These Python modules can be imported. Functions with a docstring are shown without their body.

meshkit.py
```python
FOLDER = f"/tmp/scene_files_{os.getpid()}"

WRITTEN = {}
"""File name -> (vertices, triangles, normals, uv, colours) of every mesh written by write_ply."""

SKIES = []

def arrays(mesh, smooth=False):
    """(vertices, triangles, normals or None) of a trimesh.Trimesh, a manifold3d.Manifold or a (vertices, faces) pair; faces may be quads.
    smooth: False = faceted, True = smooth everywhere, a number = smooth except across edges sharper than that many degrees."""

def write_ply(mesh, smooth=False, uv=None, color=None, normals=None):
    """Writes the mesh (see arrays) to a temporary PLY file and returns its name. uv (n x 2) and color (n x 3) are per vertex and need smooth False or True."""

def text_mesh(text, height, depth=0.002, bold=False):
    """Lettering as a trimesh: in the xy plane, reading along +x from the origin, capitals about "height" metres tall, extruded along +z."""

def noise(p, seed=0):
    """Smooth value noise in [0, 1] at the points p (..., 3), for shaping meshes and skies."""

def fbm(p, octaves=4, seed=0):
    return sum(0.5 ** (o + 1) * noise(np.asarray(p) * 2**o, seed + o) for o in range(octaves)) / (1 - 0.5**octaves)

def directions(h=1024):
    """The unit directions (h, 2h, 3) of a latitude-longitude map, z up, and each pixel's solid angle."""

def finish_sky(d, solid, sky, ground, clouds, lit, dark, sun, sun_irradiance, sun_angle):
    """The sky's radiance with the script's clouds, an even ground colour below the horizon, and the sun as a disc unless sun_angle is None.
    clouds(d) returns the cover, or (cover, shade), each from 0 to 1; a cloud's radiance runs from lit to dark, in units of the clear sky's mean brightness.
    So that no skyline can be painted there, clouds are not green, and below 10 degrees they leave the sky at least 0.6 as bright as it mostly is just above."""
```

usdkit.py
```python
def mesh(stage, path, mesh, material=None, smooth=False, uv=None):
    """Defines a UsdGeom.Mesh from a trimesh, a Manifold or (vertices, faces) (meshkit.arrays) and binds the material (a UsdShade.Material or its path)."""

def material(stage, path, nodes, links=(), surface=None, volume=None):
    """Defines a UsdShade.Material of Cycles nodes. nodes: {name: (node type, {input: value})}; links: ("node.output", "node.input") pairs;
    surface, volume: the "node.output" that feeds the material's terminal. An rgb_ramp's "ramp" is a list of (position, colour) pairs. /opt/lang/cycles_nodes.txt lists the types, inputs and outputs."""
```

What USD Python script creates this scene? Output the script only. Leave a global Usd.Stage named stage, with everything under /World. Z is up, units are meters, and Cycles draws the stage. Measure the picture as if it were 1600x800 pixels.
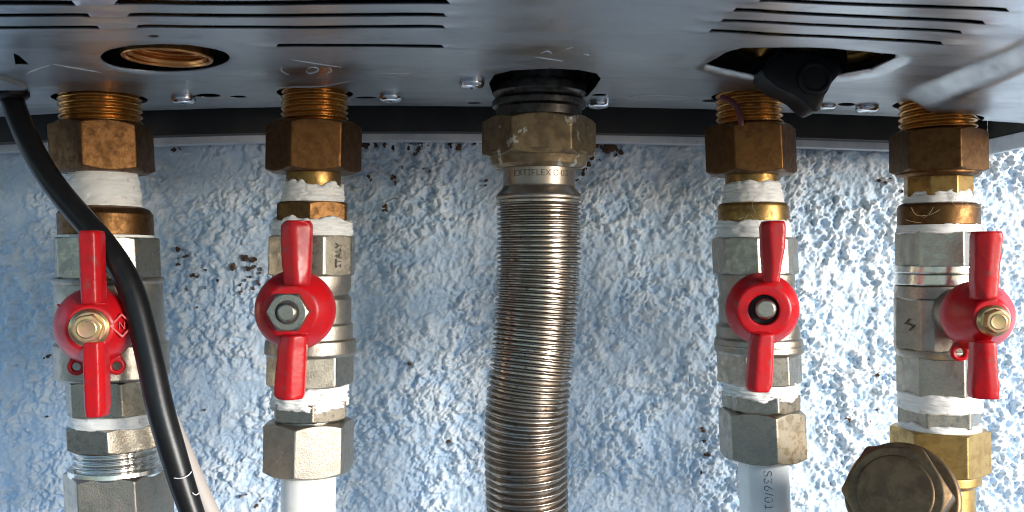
import math, random
import numpy as np, trimesh, usdkit, meshkit
from manifold3d import Manifold, Mesh as MMesh, CrossSection
from shapely.geometry import Polygon, box as sbox, MultiPolygon
from shapely.ops import unary_union
from pxr import Usd, UsdGeom, UsdLux, UsdShade, Gf, Sdf

stage = Usd.Stage.CreateInMemory()
UsdGeom.Xform.Define(stage, '/World')
UsdGeom.Scope.Define(stage, '/World/Looks')
PI = math.pi

# ------------------------------------------------------------------ camera, sky, sun, exposure
F = 1450.0                    # focal length in photo pixels (photo 1600 wide)
ZC, YC = 1.40, -0.36          # eye height; eye is 0.36 m in front of the wall (wall plane y = 0)
EXPOSURE = 2.2
SUN_DIR = np.array([0.765, -0.62, 0.165]); SUN_DIR /= np.linalg.norm(SUN_DIR)
SUN_I, SUN_ANGLE, SKY_S = 0.40, 25.0, 0.082

cam = UsdGeom.Camera.Define(stage, '/World/camera')
cam.CreateHorizontalApertureAttr(36.0); cam.CreateVerticalApertureAttr(18.0)
cam.CreateFocalLengthAttr(36.0 * F / 1600)
cam.CreateClippingRangeAttr((0.02, 500.0))
cam.CreateExposureAttr(EXPOSURE)
cam.CreateFStopAttr(45.0); cam.CreateFocusDistanceAttr(0.30)
cam.AddTranslateOp().Set((0, YC, ZC)); cam.AddRotateXOp().Set(90.0)

usdkit.material(stage, '/World/Looks/sky_look', {
    's': ('sky_texture', {'sky_type': 'single_scattering', 'sun_disc': False, 'air_density': 1.0, 'aerosol_density': 0.4, 'ozone_density': 4.0, 'sun_elevation': math.asin(SUN_DIR[2]),
                          'sun_rotation': math.atan2(SUN_DIR[0], SUN_DIR[1])}),
    'b': ('background_shader', {'strength': SKY_S})}, [('s.color', 'b.color')], surface='b.background')
dome = UsdLux.DomeLight.Define(stage, '/World/sky')
UsdShade.MaterialBindingAPI.Apply(dome.GetPrim()).Bind(UsdShade.Material.Get(stage, '/World/Looks/sky_look'))
dome.GetPrim().SetCustomDataByKey('kind', 'structure')
sun = UsdLux.DistantLight.Define(stage, '/World/sun')
sun.CreateIntensityAttr(SUN_I); sun.CreateAngleAttr(SUN_ANGLE); sun.CreateNormalizeAttr(True)
sun.CreateColorAttr((1.0, 0.97, 0.93))
q = Gf.Rotation(Gf.Vec3d(0, 0, 1), Gf.Vec3d(*map(float, SUN_DIR))).GetQuat()
sun.AddOrientOp(UsdGeom.XformOp.PrecisionDouble).Set(Gf.Quatd(q))

# ------------------------------------------------------------------ pixel helpers
def P(px, py, D):
    return np.array([(px - 800) * D / F, YC + D, ZC + (400 - py) * D / F])
def sag(x):
    d = np.asarray(x, float) + 0.0405
    return np.where(d < 0, 0.20, 0.1157) * d * d
H0 = 0.0528                   # boiler underside above the eye
def plan(px, py, h0=H0):
    h = h0
    for _ in range(12):
        D = F * h / (400 - py)
        h = h0 - float(sag((px - 800) * D / F))
    return ((px - 800) * D / F, YC + D)

# ------------------------------------------------------------------ names, things, parts
def numbered(base, parent):
    p, k = f'{parent}/{base}', 0
    while stage.GetPrimAtPath(p):
        k += 1; p = f'{parent}/{base}_{k:03d}'
    return p
LOC = {}
def data(prim, **kw):
    for k, v in kw.items():
        if v: prim.SetCustomDataByKey(k, v)
def thing(name, label, cat, loc=(0, 0, 0), group=None):
    p = numbered(name, '/World'); x = UsdGeom.Xform.Define(stage, p); loc = tuple(map(float, loc)); x.AddTranslateOp().Set(loc)
    LOC[p] = np.array(loc); data(x.GetPrim(), label=label, category=cat, group=group)
    return p
def tm(mesh):
    if isinstance(mesh, trimesh.Trimesh): return mesh
    if hasattr(mesh, 'to_mesh'):
        m = mesh.to_mesh(); return trimesh.Trimesh(np.array(m.vert_properties[:, :3], float), np.array(m.tri_verts), process=False)
    return trimesh.Trimesh(np.asarray(mesh[0], float), np.asarray(mesh[1]), process=False)
def part(parent, name, mesh, mat, smooth=32, label=None, kind=None):
    mesh = tm(mesh).copy(); p = numbered(name, parent)
    off = LOC[parent]; mesh.apply_translation(-off); LOC[p] = off
    usdkit.mesh(stage, p, mesh, f'/World/Looks/{mat}', smooth=smooth)
    data(stage.GetPrimAtPath(p), label=label, kind=kind)
    return p
def solo(name, mesh, mat, label, cat, smooth=32, kind=None, group=None):
    p = numbered(name, '/World'); usdkit.mesh(stage, p, tm(mesh), f'/World/Looks/{mat}', smooth=smooth)
    data(stage.GetPrimAtPath(p), label=label, category=cat, kind=kind, group=group)
    return p
def to_man(m):
    m = trimesh.Trimesh(m.vertices, m.faces); m.merge_vertices()
    return Manifold(MMesh(np.asarray(m.vertices, np.float32), np.asarray(m.faces, np.uint32)))

# ------------------------------------------------------------------ materials
def mat(name, base, rough=0.4, metal=0.0, mott=None, mscale=250, mlo=.42, mhi=.62, bump=0.0, bscale=1500, bevel=0.0, rough2=None,
        spec=0.5, coat=0.0, spots=None, sscale=600, slo=.68, shi=.74, stretch=(1, 1, 1), extra=None):
    n = {'g': ('geometry', {}), 'p': ('principled_bsdf', {'base_color': base, 'roughness': rough, 'metallic': metal, 'specular_ior_level': spec, 'coat_weight': coat})}
    L = []
    n['mp'] = ('mapping', {'scale': stretch}); L.append(('g.position', 'mp.vector'))
    col = None
    if mott is not None:
        n['n1'] = ('noise_texture', {'scale': mscale, 'detail': 6, 'roughness': .62, 'distortion': .3}); L.append(('mp.vector', 'n1.vector'))
        n['r1'] = ('rgb_ramp', {'ramp': [(0, base), (mlo, base), (mhi, mott), (1, mott)]}); L.append(('n1.fac', 'r1.fac'))
        col = 'r1.color'
        if rough2 is not None:
            n['mr'] = ('map_range', {'from_min': mlo, 'from_max': mhi, 'to_min': rough, 'to_max': rough2, 'clamp': True})
            L += [('n1.fac', 'mr.value'), ('mr.result', 'p.roughness')]
    if spots is not None:
        n['n2'] = ('noise_texture', {'scale': sscale, 'detail': 3, 'roughness': .6}); L.append(('g.position', 'n2.vector'))
        n['r2'] = ('map_range', {'from_min': slo, 'from_max': shi, 'to_min': 0, 'to_max': 1, 'clamp': True}); L.append(('n2.fac', 'r2.value'))
        n['mx'] = ('mix', {'color1': base, 'color2': spots}); L.append(('r2.result', 'mx.fac'))
        if col: L.append((col, 'mx.color1'))
        col = 'mx.color'
    if col: L.append((col, 'p.base_color'))
    nrm = None
    if bevel:
        n['bv'] = ('bevel', {'radius': bevel, 'samples': 6}); nrm = 'bv.bevel'
    if bump:
        n['nb'] = ('noise_texture', {'scale': bscale, 'detail': 4, 'roughness': .6}); L.append(('mp.vector', 'nb.vector'))
        n['bp'] = ('bump', {'strength': 1.0, 'distance': bump}); L.append(('nb.fac', 'bp.height'))
        if nrm: L.append((nrm, 'bp.normal'))
        nrm = 'bp.normal'
    if nrm: L.append((nrm, 'p.normal'))
    if extra: extra(n, L)
    usdkit.material(stage, f'/World/Looks/{name}', n, L, surface='p.BSDF')

mat('brass', (.150, .076, .029), .40, 1.0, mott=(.105, .052, .021), mscale=420, bump=.00006, bscale=1800, bevel=.0006, rough2=.52, spots=(.05, .03, .015), slo=.66, shi=.74)
mat('brass_neck', (.30, .18, .06), .33, 1.0, mott=(.19, .112, .04), mscale=380, bump=.00005, bscale=1800, bevel=.0004, rough2=.48)
mat('brass_thread', (.62, .31, .085), .26, 1.0, mott=(.40, .19, .05), mscale=400, bevel=.0002, rough2=.36)
mat('brass_dull', (.27, .20, .115), .46, 1.0, mott=(.17, .125, .075), mscale=280, bump=.00008, bscale=1500, bevel=.0006, rough2=.56, spots=(.50, .48, .42), sscale=190, slo=.62, shi=.64)
mat('brass_gold', (.50, .33, .12), .36, 1.0, mott=(.30, .19, .07), mscale=300, bump=.00006, bscale=1600, bevel=.0005, rough2=.46)
mat('brass_dark', (.19, .122, .064), .45, 1.0, mott=(.11, .072, .042), mscale=200, bump=.00004, bscale=1200, bevel=.0008, rough2=.5)
mat('copper', (.74, .33, .10), .24, 1.0, mott=(.55, .22, .07), mscale=300, rough2=.34)
mat('grey_thread', (.13, .12, .105), .38, 1.0, mott=(.06, .055, .05), mscale=300, bevel=.0003, rough2=.5)
mat('nickel', (.42, .375, .305), .26, 1.0, mott=(.32, .285, .23), mscale=330, bump=.00007, bscale=1900, bevel=.0006, rough2=.44, spots=(.12, .09, .06), sscale=700, slo=.70, shi=.76)
mat('nickel_cast', (.37, .33, .275), .33, 1.0, mott=(.30, .265, .22), mscale=260, bump=.00010, bscale=2200, bevel=.0007, rough2=.5)
mat('chrome', (.70, .67, .62), .17, 1.0, mott=(.60, .57, .52), mscale=300, bevel=.0003, rough2=.26)
mat('steel_hose', (.34, .305, .265), .25, 1.0, mott=(.255, .205, .165), mscale=160, rough2=.40, spots=(.16, .10, .065), sscale=420, slo=.60, shi=.70)
mat('steel_collar', (.46, .40, .34), .30, 1.0, mott=(.34, .285, .235), mscale=220, bevel=.0003, rough2=.4)
mat('zinc_gold', (.60, .44, .20), .30, 1.0, mott=(.55, .30, .20), mscale=350, bevel=.0004, rough2=.4)
mat('red_handle', (.44, .005, .008), .28, 0, mott=(.36, .004, .008), mscale=180, bump=.00004, bscale=900, rough2=.40, spec=.35, bevel=.0005, spots=(.20, .045, .040), sscale=260, slo=.60, shi=.78)
mat('ptfe', (.74, .725, .69), .55, 0, mott=(.58, .56, .52), mscale=200, bump=.00025, bscale=900, stretch=(.35, .35, 2.2), mlo=.5, mhi=.72, spots=(.35, .29, .20), sscale=330, slo=.64, shi=.76)
mat('cable_black', (.006, .006, .0065), .32, 0, spec=.3, bump=.00003, bscale=900, mott=(.014, .014, .014), mscale=160, mlo=.55, mhi=.8)
mat('cable_grey', (.34, .30, .27), .6, 0, bump=.00005, bscale=900)
mat('scuff_white', (.72, .72, .70), .6)
mat('plastic_white', (.76, .755, .72), .38, 0, mott=(.69, .675, .63), mscale=90, spots=(.30, .25, .19), sscale=300, slo=.71, shi=.78)
mat('ink', (.13, .12, .14), .6, mott=(.58, .57, .55), mscale=900, mlo=.48, mhi=.60)
mat('stamp', (.13, .11, .09), .5, 1.0)
mat('black_plastic', (.005, .005, .006), .45, 0, spec=.35, bevel=.0004, bump=.00003, bscale=800)
mat('rubber_grey', (.20, .22, .235), .5, 0, bump=.00006, bscale=600)
mat('dark_frame', (.030, .031, .031), .6, 0, mott=(.05, .045, .038), mscale=40, bump=.00005, bscale=900)
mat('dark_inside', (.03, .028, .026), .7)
mat('casing_white', (.72, .73, .74), .35)
mat('rail_white', (.74, .76, .79), .45, 0, mott=(.62, .65, .70), mscale=120, bump=.0001, bscale=500, spots=(.16, .10, .06), sscale=200, slo=.70, shi=.76, bevel=.0006)
mat('screw_metal', (.72, .73, .74), .16, 1.0, bevel=.0004)
mat('scratch', (.58, .58, .58), .5, .6)
mat('red_wire', (.12, .02, .025), .5)
mat('fibre', (.42, .33, .20), .7)
mat('thread_fine', (.05, .045, .045), .7)
mat('dirt', (.060, .032, .018), .8, 0, mott=(.15, .075, .035), mscale=500, bump=.0003, bscale=1500)
mat('rust', (.085, .042, .020), .85, 0, mott=(.035, .02, .012), mscale=400, bump=.0003, bscale=1200)
mat('ground_concrete', (.13, .125, .12), .85, 0, mott=(.10, .095, .09), mscale=3, bump=.002, bscale=60)
mat('sheet_metal', (.50, .51, .52), .30, 1.0, mott=(.37, .38, .395), mscale=40, mlo=.40, mhi=.62, bump=.00002, bscale=900, rough2=.46, stretch=(.35, 1, 1), spots=(.27, .28, .29), sscale=90, slo=.60, shi=.8)
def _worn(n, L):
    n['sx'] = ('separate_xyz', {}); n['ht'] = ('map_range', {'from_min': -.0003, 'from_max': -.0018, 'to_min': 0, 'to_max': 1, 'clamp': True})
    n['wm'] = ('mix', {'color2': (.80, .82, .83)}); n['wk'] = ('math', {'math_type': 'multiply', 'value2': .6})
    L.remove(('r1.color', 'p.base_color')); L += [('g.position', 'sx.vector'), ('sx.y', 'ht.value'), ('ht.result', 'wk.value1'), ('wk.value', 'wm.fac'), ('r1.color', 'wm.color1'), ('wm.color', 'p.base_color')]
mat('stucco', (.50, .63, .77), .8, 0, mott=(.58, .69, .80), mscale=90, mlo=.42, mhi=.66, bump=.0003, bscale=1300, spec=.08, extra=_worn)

# ------------------------------------------------------------------ mesh helpers
def lathe(prof, n=72, fn=None, closed=True):
    """prof: (r, z) from one end to the other, about the z axis."""
    prof = np.asarray(prof, float); th = np.arange(n) * 2 * PI / n
    r = np.repeat(prof[:, :1], n, 1); z = np.repeat(prof[:, 1:], n, 1)
    if fn is not None: r, z = fn(r, z, np.repeat(th[None], len(prof), 0))
    v = np.stack([r * np.sin(th), -r * np.cos(th), z], -1).reshape(-1, 3)
    i, j = np.meshgrid(np.arange(len(prof) - 1), np.arange(n), indexing='ij')
    a, b, c, d = i * n + j, i * n + (j + 1) % n, (i + 1) * n + (j + 1) % n, (i + 1) * n + j
    f = np.vstack([np.stack([a, b, c], -1).reshape(-1, 3), np.stack([a, c, d], -1).reshape(-1, 3)])
    caps = []
    for k, row in ((0, 0), (1, len(prof) - 1)):
        if closed and prof[row, 0] > 1e-9:
            v = np.vstack([v, [[0, 0, z[row].mean()]]]); c0 = len(v) - 1; idx = row * n + np.arange(n); nx = row * n + (np.arange(n) + 1) % n
            caps.append(np.stack([np.full(n, c0), nx, idx] if k == 0 else [np.full(n, c0), idx, nx], -1))
    m = trimesh.Trimesh(v, np.vstack([f] + caps), process=False)
    if m.volume < 0: m.invert()
    return m
def cyl(r, z0, z1, c=.0004, n=72):
    z0, z1 = min(z0, z1), max(z0, z1)
    return lathe([(r - c, z0), (r, z0 + c), (r, z1 - c), (r - c, z1)], n)
def thread(r0, r1, z0, z1, pitch, n=72, taper=0):
    z0, z1 = min(z0, z1), max(z0, z1); m = max(int((z1 - z0) / pitch * 8), 8)
    zs = np.linspace(z0, z1, m)
    def fn(r, z, th):
        ph = (z / pitch - th / (2 * PI)) % 1
        t = 1 - np.abs(2 * ph - 1); t = t * t * (3 - 2 * t)
        e = np.clip(np.minimum(z - z0, z1 - z) / (pitch * .5), 0, 1)
        return r0 + (r1 - r0) * t * e, z
    return lathe(np.stack([np.full(m, r0), zs], 1), n, fn)
def prism(R, z0, z1, k=6, rot=0.0, cham=.12, both=True, rfac=.99, top=True):
    """nut: k-gon of corner radius R, its ends turned to a cone like a real nut. rot: angle of the middle of one flat, from -y towards +x."""
    z0, z1 = min(z0, z1), max(z0, z1); a = [rot + PI / k + i * 2 * PI / k for i in range(k)]
    pts = [(R * math.sin(t), -R * math.cos(t)) for t in a]
    cs = CrossSection([pts]); 
    if cs.area() <= 0: cs = CrossSection([pts[::-1]])
    m = Manifold.extrude(cs, z1 - z0).translate((0, 0, z0))
    h = z1 - z0; c = R * cham; rr = R * rfac
    prof = [(rr - (c if both else 0), z0), (rr, z0 + c * .55 if both else z0), (rr, z1 - c * .55 if top else z1), (rr - (c if top else 0), z1)]
    return m ^ to_man(lathe(prof, 96))
def tape(rA, rB, z0, z1, seed=0, ragged=.0012, lump=.0006, n=140, m=36):
    lump *= .62; ragged *= .8
    """PTFE tape wound round a thread: wrinkled, with uneven edges."""
    z0, z1 = min(z0, z1), max(z0, z1); rng = np.random.default_rng(seed)
    t = np.linspace(0, 1, m)
    prof = np.stack([rA + (rB - rA) * t, z0 + (z1 - z0) * t], 1)
    def fn(r, z, th):
        s = np.stack([np.cos(th) * 1.6 + seed * 3.1, np.sin(th) * 1.6, np.zeros_like(th)], -1)
        e0 = (meshkit.fbm(s * 1.7, 4, seed) - .5) * 2 * ragged; e1 = (meshkit.fbm(s * 1.7 + 9, 4, seed + 5) - .5) * 2 * ragged
        u = (z - z0) / (z1 - z0); zz = z + e0 * (1 - u) + e1 * u
        q = np.stack([np.cos(th) * 2.2, np.sin(th) * 2.2, (zz - z0) * 1500 + th * .35], -1)
        w = meshkit.fbm(q, 4, seed + 11) - .5; w2 = meshkit.noise(np.stack([np.cos(th) * 5, np.sin(th) * 5, zz * 500], -1), seed + 3) - .5
        rr = r + lump * 1.8 * w + lump * .9 * w2
        edge = np.clip(np.minimum(u, 1 - u) / .08, 0, 1)
        return rr * (1 - .05 * (1 - edge)), zz
    return lathe(prof, n, fn)
def tube(pts, rad, sides=24, sub=8):
    from scipy.interpolate import CubicSpline
    pts = np.asarray(pts, float); t = np.r_[0, np.cumsum(np.linalg.norm(np.diff(pts, axis=0), axis=1))]
    tt = np.linspace(0, t[-1], (len(pts) - 1) * sub + 1); p = CubicSpline(t, pts)(tt)
    rr = np.interp(tt, t, np.broadcast_to(rad, (len(pts),)))
    d = np.gradient(p, axis=0); d /= np.linalg.norm(d, axis=1, keepdims=True)
    u = np.cross(d[0], [0, 1, 0]); 
    if np.linalg.norm(u) < .1: u = np.cross(d[0], [1, 0, 0])
    v, f = [], []
    ang = np.arange(sides) * 2 * PI / sides
    for k in range(len(p)):
        u = u - d[k] * (u @ d[k]); u /= np.linalg.norm(u); w = np.cross(d[k], u)
        v.append(p[k] + rr[k] * (np.cos(ang)[:, None] * u + np.sin(ang)[:, None] * w))
    v = np.vstack(v); n = len(p)
    i, j = np.meshgrid(np.arange(n - 1), np.arange(sides), indexing='ij')
    a, b, c, e = i * sides + j, i * sides + (j + 1) % sides, (i + 1) * sides + (j + 1) % sides, (i + 1) * sides + j
    f = np.vstack([np.stack([a, b, c], -1).reshape(-1, 3), np.stack([a, c, e], -1).reshape(-1, 3)])
    v = np.vstack([v, p[0], p[-1]]); c0, c1 = len(v) - 2, len(v) - 1; s = np.arange(sides)
    f = np.vstack([f, np.stack([np.full(sides, c0), (s + 1) % sides, s], 1), np.stack([np.full(sides, c1), (n - 1) * sides + s, (n - 1) * sides + (s + 1) % sides], 1)])
    m = trimesh.Trimesh(v, f, process=False)
    if m.volume < 0: m.invert()
    return m
def bx(x0, x1, y0, y1, z0, z1, c=0.0):
    if c <= 0:
        m = trimesh.creation.box([x1 - x0, y1 - y0, z1 - z0]); m.apply_translation([(x0 + x1) / 2, (y0 + y1) / 2, (z0 + z1) / 2]); return m
    pts = [(x, y, z) for x, ax in ((x0, 1), (x1, -1)) for y, ay in ((y0, 1), (y1, -1)) for z, az in ((z0, 1), (z1, -1)) for x, y, z in ((x + ax * c, y, z), (x, y + ay * c, z), (x, y, z + az * c))]
    pts = [(x + (0), y, z) for x, y, z in pts]
    P3 = []
    for sx in (0, 1):
        for sy in (0, 1):
            for sz in (0, 1):
                X, Y, Z = (x0, x1)[sx], (y0, y1)[sy], (z0, z1)[sz]; ix, iy, iz = (c, -c)[sx], (c, -c)[sy], (c, -c)[sz]
                P3 += [(X, Y + iy, Z + iz), (X + ix, Y, Z + iz), (X + ix, Y + iy, Z)]
    return tm(Manifold.hull_points(np.array(P3)))
def soften(man, length, it=6):
    m = tm(man.simplify(3e-5).refine_to_length(length)); m = trimesh.Trimesh(m.vertices, m.faces); m.merge_vertices()
    v0 = np.array(m.vertices)
    for _ in range(it):
        w = np.array(m.vertices); acc = np.zeros_like(w); cnt = np.zeros(len(w)); e = m.edges_unique
        np.add.at(acc, e[:, 0], w[e[:, 1]]); np.add.at(acc, e[:, 1], w[e[:, 0]]); np.add.at(cnt, e[:, 0], 1); np.add.at(cnt, e[:, 1], 1)
        w = w + .5 * (acc / np.maximum(cnt, 1)[:, None] - w); d = w - v0; l = np.linalg.norm(d, axis=1, keepdims=True)
        m.vertices = v0 + d * np.minimum(1, .0004 / np.maximum(l, 1e-9))
    return m
cat = trimesh.util.concatenate
def orient(mesh, origin, zdir, updir=(0, 0, 1)):
    """local z -> zdir, local y as near as can be to updir, moved to origin."""
    z = np.asarray(zdir, float); z /= np.linalg.norm(z); x = np.cross(updir, z); x /= np.linalg.norm(x); y = np.cross(z, x)
    M = np.eye(4); M[:3, 0], M[:3, 1], M[:3, 2], M[:3, 3] = x, y, z, origin
    m = tm(mesh).copy(); m.apply_transform(M); return m

class Column:
    """A vertical run of fittings: its axis leans from (x0, y0) to (x1, y1) in photo pixels at depth D; converts photo heights and half widths."""
    def __init__(s, x0, y0, x1, y1, D=.30):
        s.D = D; xm = ((x0 + x1) / 2 - 800) * D / F; s.beta = math.atan2(xm, D); s.cb = math.cos(s.beta); s.view = math.atan2(-xm, D)
        za, zb = (400 - y0) * D / F, (400 - y1) * D / F; xa, xb = (x0 - 800) * D / F, (x1 - 800) * D / F
        s.k = (xb - xa) / (zb - za); s.xa, s.za = xa, za
    def r(s, w): return w * s.D / F * s.cb
    def z(s, y, w=60): return (400 - y) * (s.D - s.r(w)) / F
    def x(s, z): return s.xa + s.k * (z - s.za)
    def put(s, m):
        m = tm(m).copy(); v = np.array(m.vertices); v[:, 0] += s.x(v[:, 2]); v[:, 1] += YC + s.D; v[:, 2] += ZC; m.vertices = v; return m
    def at(s, y): z = s.z(y); return (s.x(z), YC + s.D, z + ZC)
    def nut(s, w, ya, yb, phi=0, k=6, **kw): return s.put(prism(s.r(w), s.z(ya, w), s.z(yb, w), k, s.view + math.radians(phi), **kw))
    def cyl(s, w, ya, yb, c=.0004): return s.put(cyl(s.r(w), s.z(ya, w), s.z(yb, w), c))
    def turn(s, prof): return s.put(lathe([(s.r(w), s.z(y, w)) for w, y in prof][::-1]))
    def thread(s, w, ya, yb, pitch=.0018, depth=.0011): return s.put(thread(s.r(w) - depth, s.r(w), s.z(ya, w), s.z(yb, w), pitch))
    def tape(s, wA, wB, ya, yb, seed, **kw): return s.put(tape(s.r(wB), s.r(wA), s.z(ya, wA), s.z(yb, wB), seed, **kw))

# ------------------------------------------------------------------ setting: ground, wall
g = trimesh.creation.box([60, 60, .1]); g.apply_translation([0, -20, -.05])
p = solo('ground', g, 'ground_concrete', 'pale concrete ground below the boiler', 'ground', smooth=False, kind='structure')

def make_wall():
    X = np.arange(-.250, .2501, .0004); Z = np.arange(-.128, .0681, .0004)
    gx, gz = np.meshgrid(X, Z); q = np.stack([gx, gz, gx * 0], -1)
    warp = np.stack([meshkit.fbm(q * 300, 2, 1) - .5, meshkit.fbm(q * 300 + 7, 2, 2) - .5, gx * 0], -1) * .0014
    q2 = q + warp
    ss = lambda a, b, v: (lambda t: t * t * (3 - 2 * t))(np.clip((v - a) / (b - a), 0, 1))
    big = meshkit.fbm(q2 * 170, 3, 3); mid = meshkit.fbm(q2 * 400, 4, 4); fine = meshkit.fbm(q * 1000, 2, 5)
    left = ss(-.06, -.13, gx)                                     # smoother, thicker paint towards the left
    soft = 1 - .22 * left
    blob = ss(.44, .60, .55 * mid + .45 * big)
    lum = ss(.38, .66, meshkit.fbm(q2 * 290 + 17, 3, 9))
    pit = ss(.54, .68, meshkit.fbm(q2 * 520 + 31, 2, 8))
    h = 1.22 * (.00062 * blob + .00045 * lum + .0012 * (mid - .5) + .0012 * (fine - .5) - .00034 * pit) * soft * (.55 + .95 * ss(.35, .65, meshkit.fbm(q2 * 62 + 5, 3, 15))) + .0007 * ss(.60, .72, meshkit.fbm(q2 * 210 + 41, 3, 21)) + .0009 * (big - .5) + .00035
    e = np.minimum(np.minimum(gx - X[0], X[-1] - gx), np.minimum(gz - Z[0], Z[-1] - gz)) / .02
    h = h * np.clip(e, 0, 1) + .0
    v = np.stack([gx, -h, gz + ZC], -1).reshape(-1, 3); nx = len(X)
    i, j = np.meshgrid(np.arange(len(Z) - 1), np.arange(nx - 1), indexing='ij')
    a = i * nx + j
    f = np.vstack([np.stack([a, a + 1, a + nx + 1], -1).reshape(-1, 3), np.stack([a, a + nx + 1, a + nx], -1).reshape(-1, 3)])
    x0, x1, z0, z1 = X[0], X[-1], Z[0] + ZC, Z[-1] + ZC
    o = [(-3, 0), (2.5, 0), (2.5, 3), (-3, 3)]; inn = [(x0, z0), (x1, z0), (x1, z1), (x0, z1)]
    w = np.array([(a_, 0, b_) for a_, b_ in o + inn], float); fw = []
    for k in range(4): fw += [(k, (k + 1) % 4, 4 + (k + 1) % 4), (k, 4 + (k + 1) % 4, 4 + k)]
    fw = np.array(fw) + len(v); v = np.vstack([v, w])
    back = bx(-3, 2.5, .003, .2, 0, 3)
    return trimesh.Trimesh(np.vstack([v, back.vertices]), np.vstack([f, fw, np.asarray(back.faces) + len(v)]), process=False)
WALL = make_wall()
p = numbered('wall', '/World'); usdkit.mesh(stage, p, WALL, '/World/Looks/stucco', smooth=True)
data(stage.GetPrimAtPath(p), label='pale blue roughcast stucco wall behind the pipes', category='wall', kind='structure')

# ------------------------------------------------------------------ the boiler
YB = YC + .3257               # rear edge of the underside
boiler = thing('wall_boiler', 'grey metal underside of a wall boiler with slots, holes and screws above the pipes', 'boiler', (0, YC + .18, ZC + H0))
XL, XR, YF = -.235, .222, YC + .045
def poly(pts): return Polygon([plan(*p_) for p_ in pts])
def ell(cx, cy, a, b, n=40): return poly([(cx + a * math.cos(t), cy + b * math.sin(t)) for t in np.arange(n) * 2 * PI / n])
cols = {1: Column(157, 165, 186, 770), 2: Column(492, 165, 482, 760), 3: Column(842, 140, 842, 300), 4: Column(1170, 165, 1194, 760), 5: Column(1465, 180, 1468, 700)}
cut = []
slots = [(-60, 4, 112, 5, 8), (-60, 24, 137, 23, 5.5), (-60, 43, 152, 42, 5), (185, 3, 697, 5, 8), (203, 23, 693, 25, 6), (216, 41, 692, 43, 5), (435, 70, 690, 73, 5),
         (1190, -2, 1572, 15, 6), (1150, 14, 1535, 35, 6), (1130, 31, 1500, 50, 5), (1112, 48, 1470, 67, 5)]
slot_ends = []
for x0, y0, x1, y1, t in slots:
    n = 24; xs = np.linspace(x0, x1, n); ys = np.linspace(y0, y1, n)
    up = [(x, y - t / 2) for x, y in zip(xs, ys)]; dn = [(x, y + t / 2) for x, y in zip(xs, ys)][::-1]
    t *= 1.02; up = [(x, y - t / 2) for x, y in zip(xs, ys)]; dn = [(x, y + t / 2) for x, y in zip(xs, ys)][::-1]
    cut.append(poly(up + [(x1 + t * .9, y1)] + dn + [(x0 - t * .9, y0)]))
    slot_ends += [plan(x0 - 14, y0), plan(x1 + 14, y1)]
cut.append(ell(258, 93, 101, 22))
for k, w in ((1, 76), (2, 60), (4, 59), (5, 72)):
    c = cols[k]; rr = c.r(w); zz = H0 - float(sag(c.xa)); cut.append(Polygon([(c.x(zz) + rr * math.cos(t), YC + c.D + rr * math.sin(t)) for t in np.arange(48) * 2 * PI / 48]))
cut.append(poly([(764, 130), (772, 117), (800, 110), (860, 107), (905, 109), (932, 114), (939, 122), (930, 137), (918, 150), (880, 157), (800, 157), (770, 147)]))
cut.append(poly([(1102, 109), (1140, 86), (1165, 78), (1290, 79), (1402, 89), (1398, 98), (1360, 116), (1310, 124), (1250, 127), (1180, 125), (1130, 116)]))
cut.append(poly([(21, 83), (30, 87), (46, 101), (24, 101)]))
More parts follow.
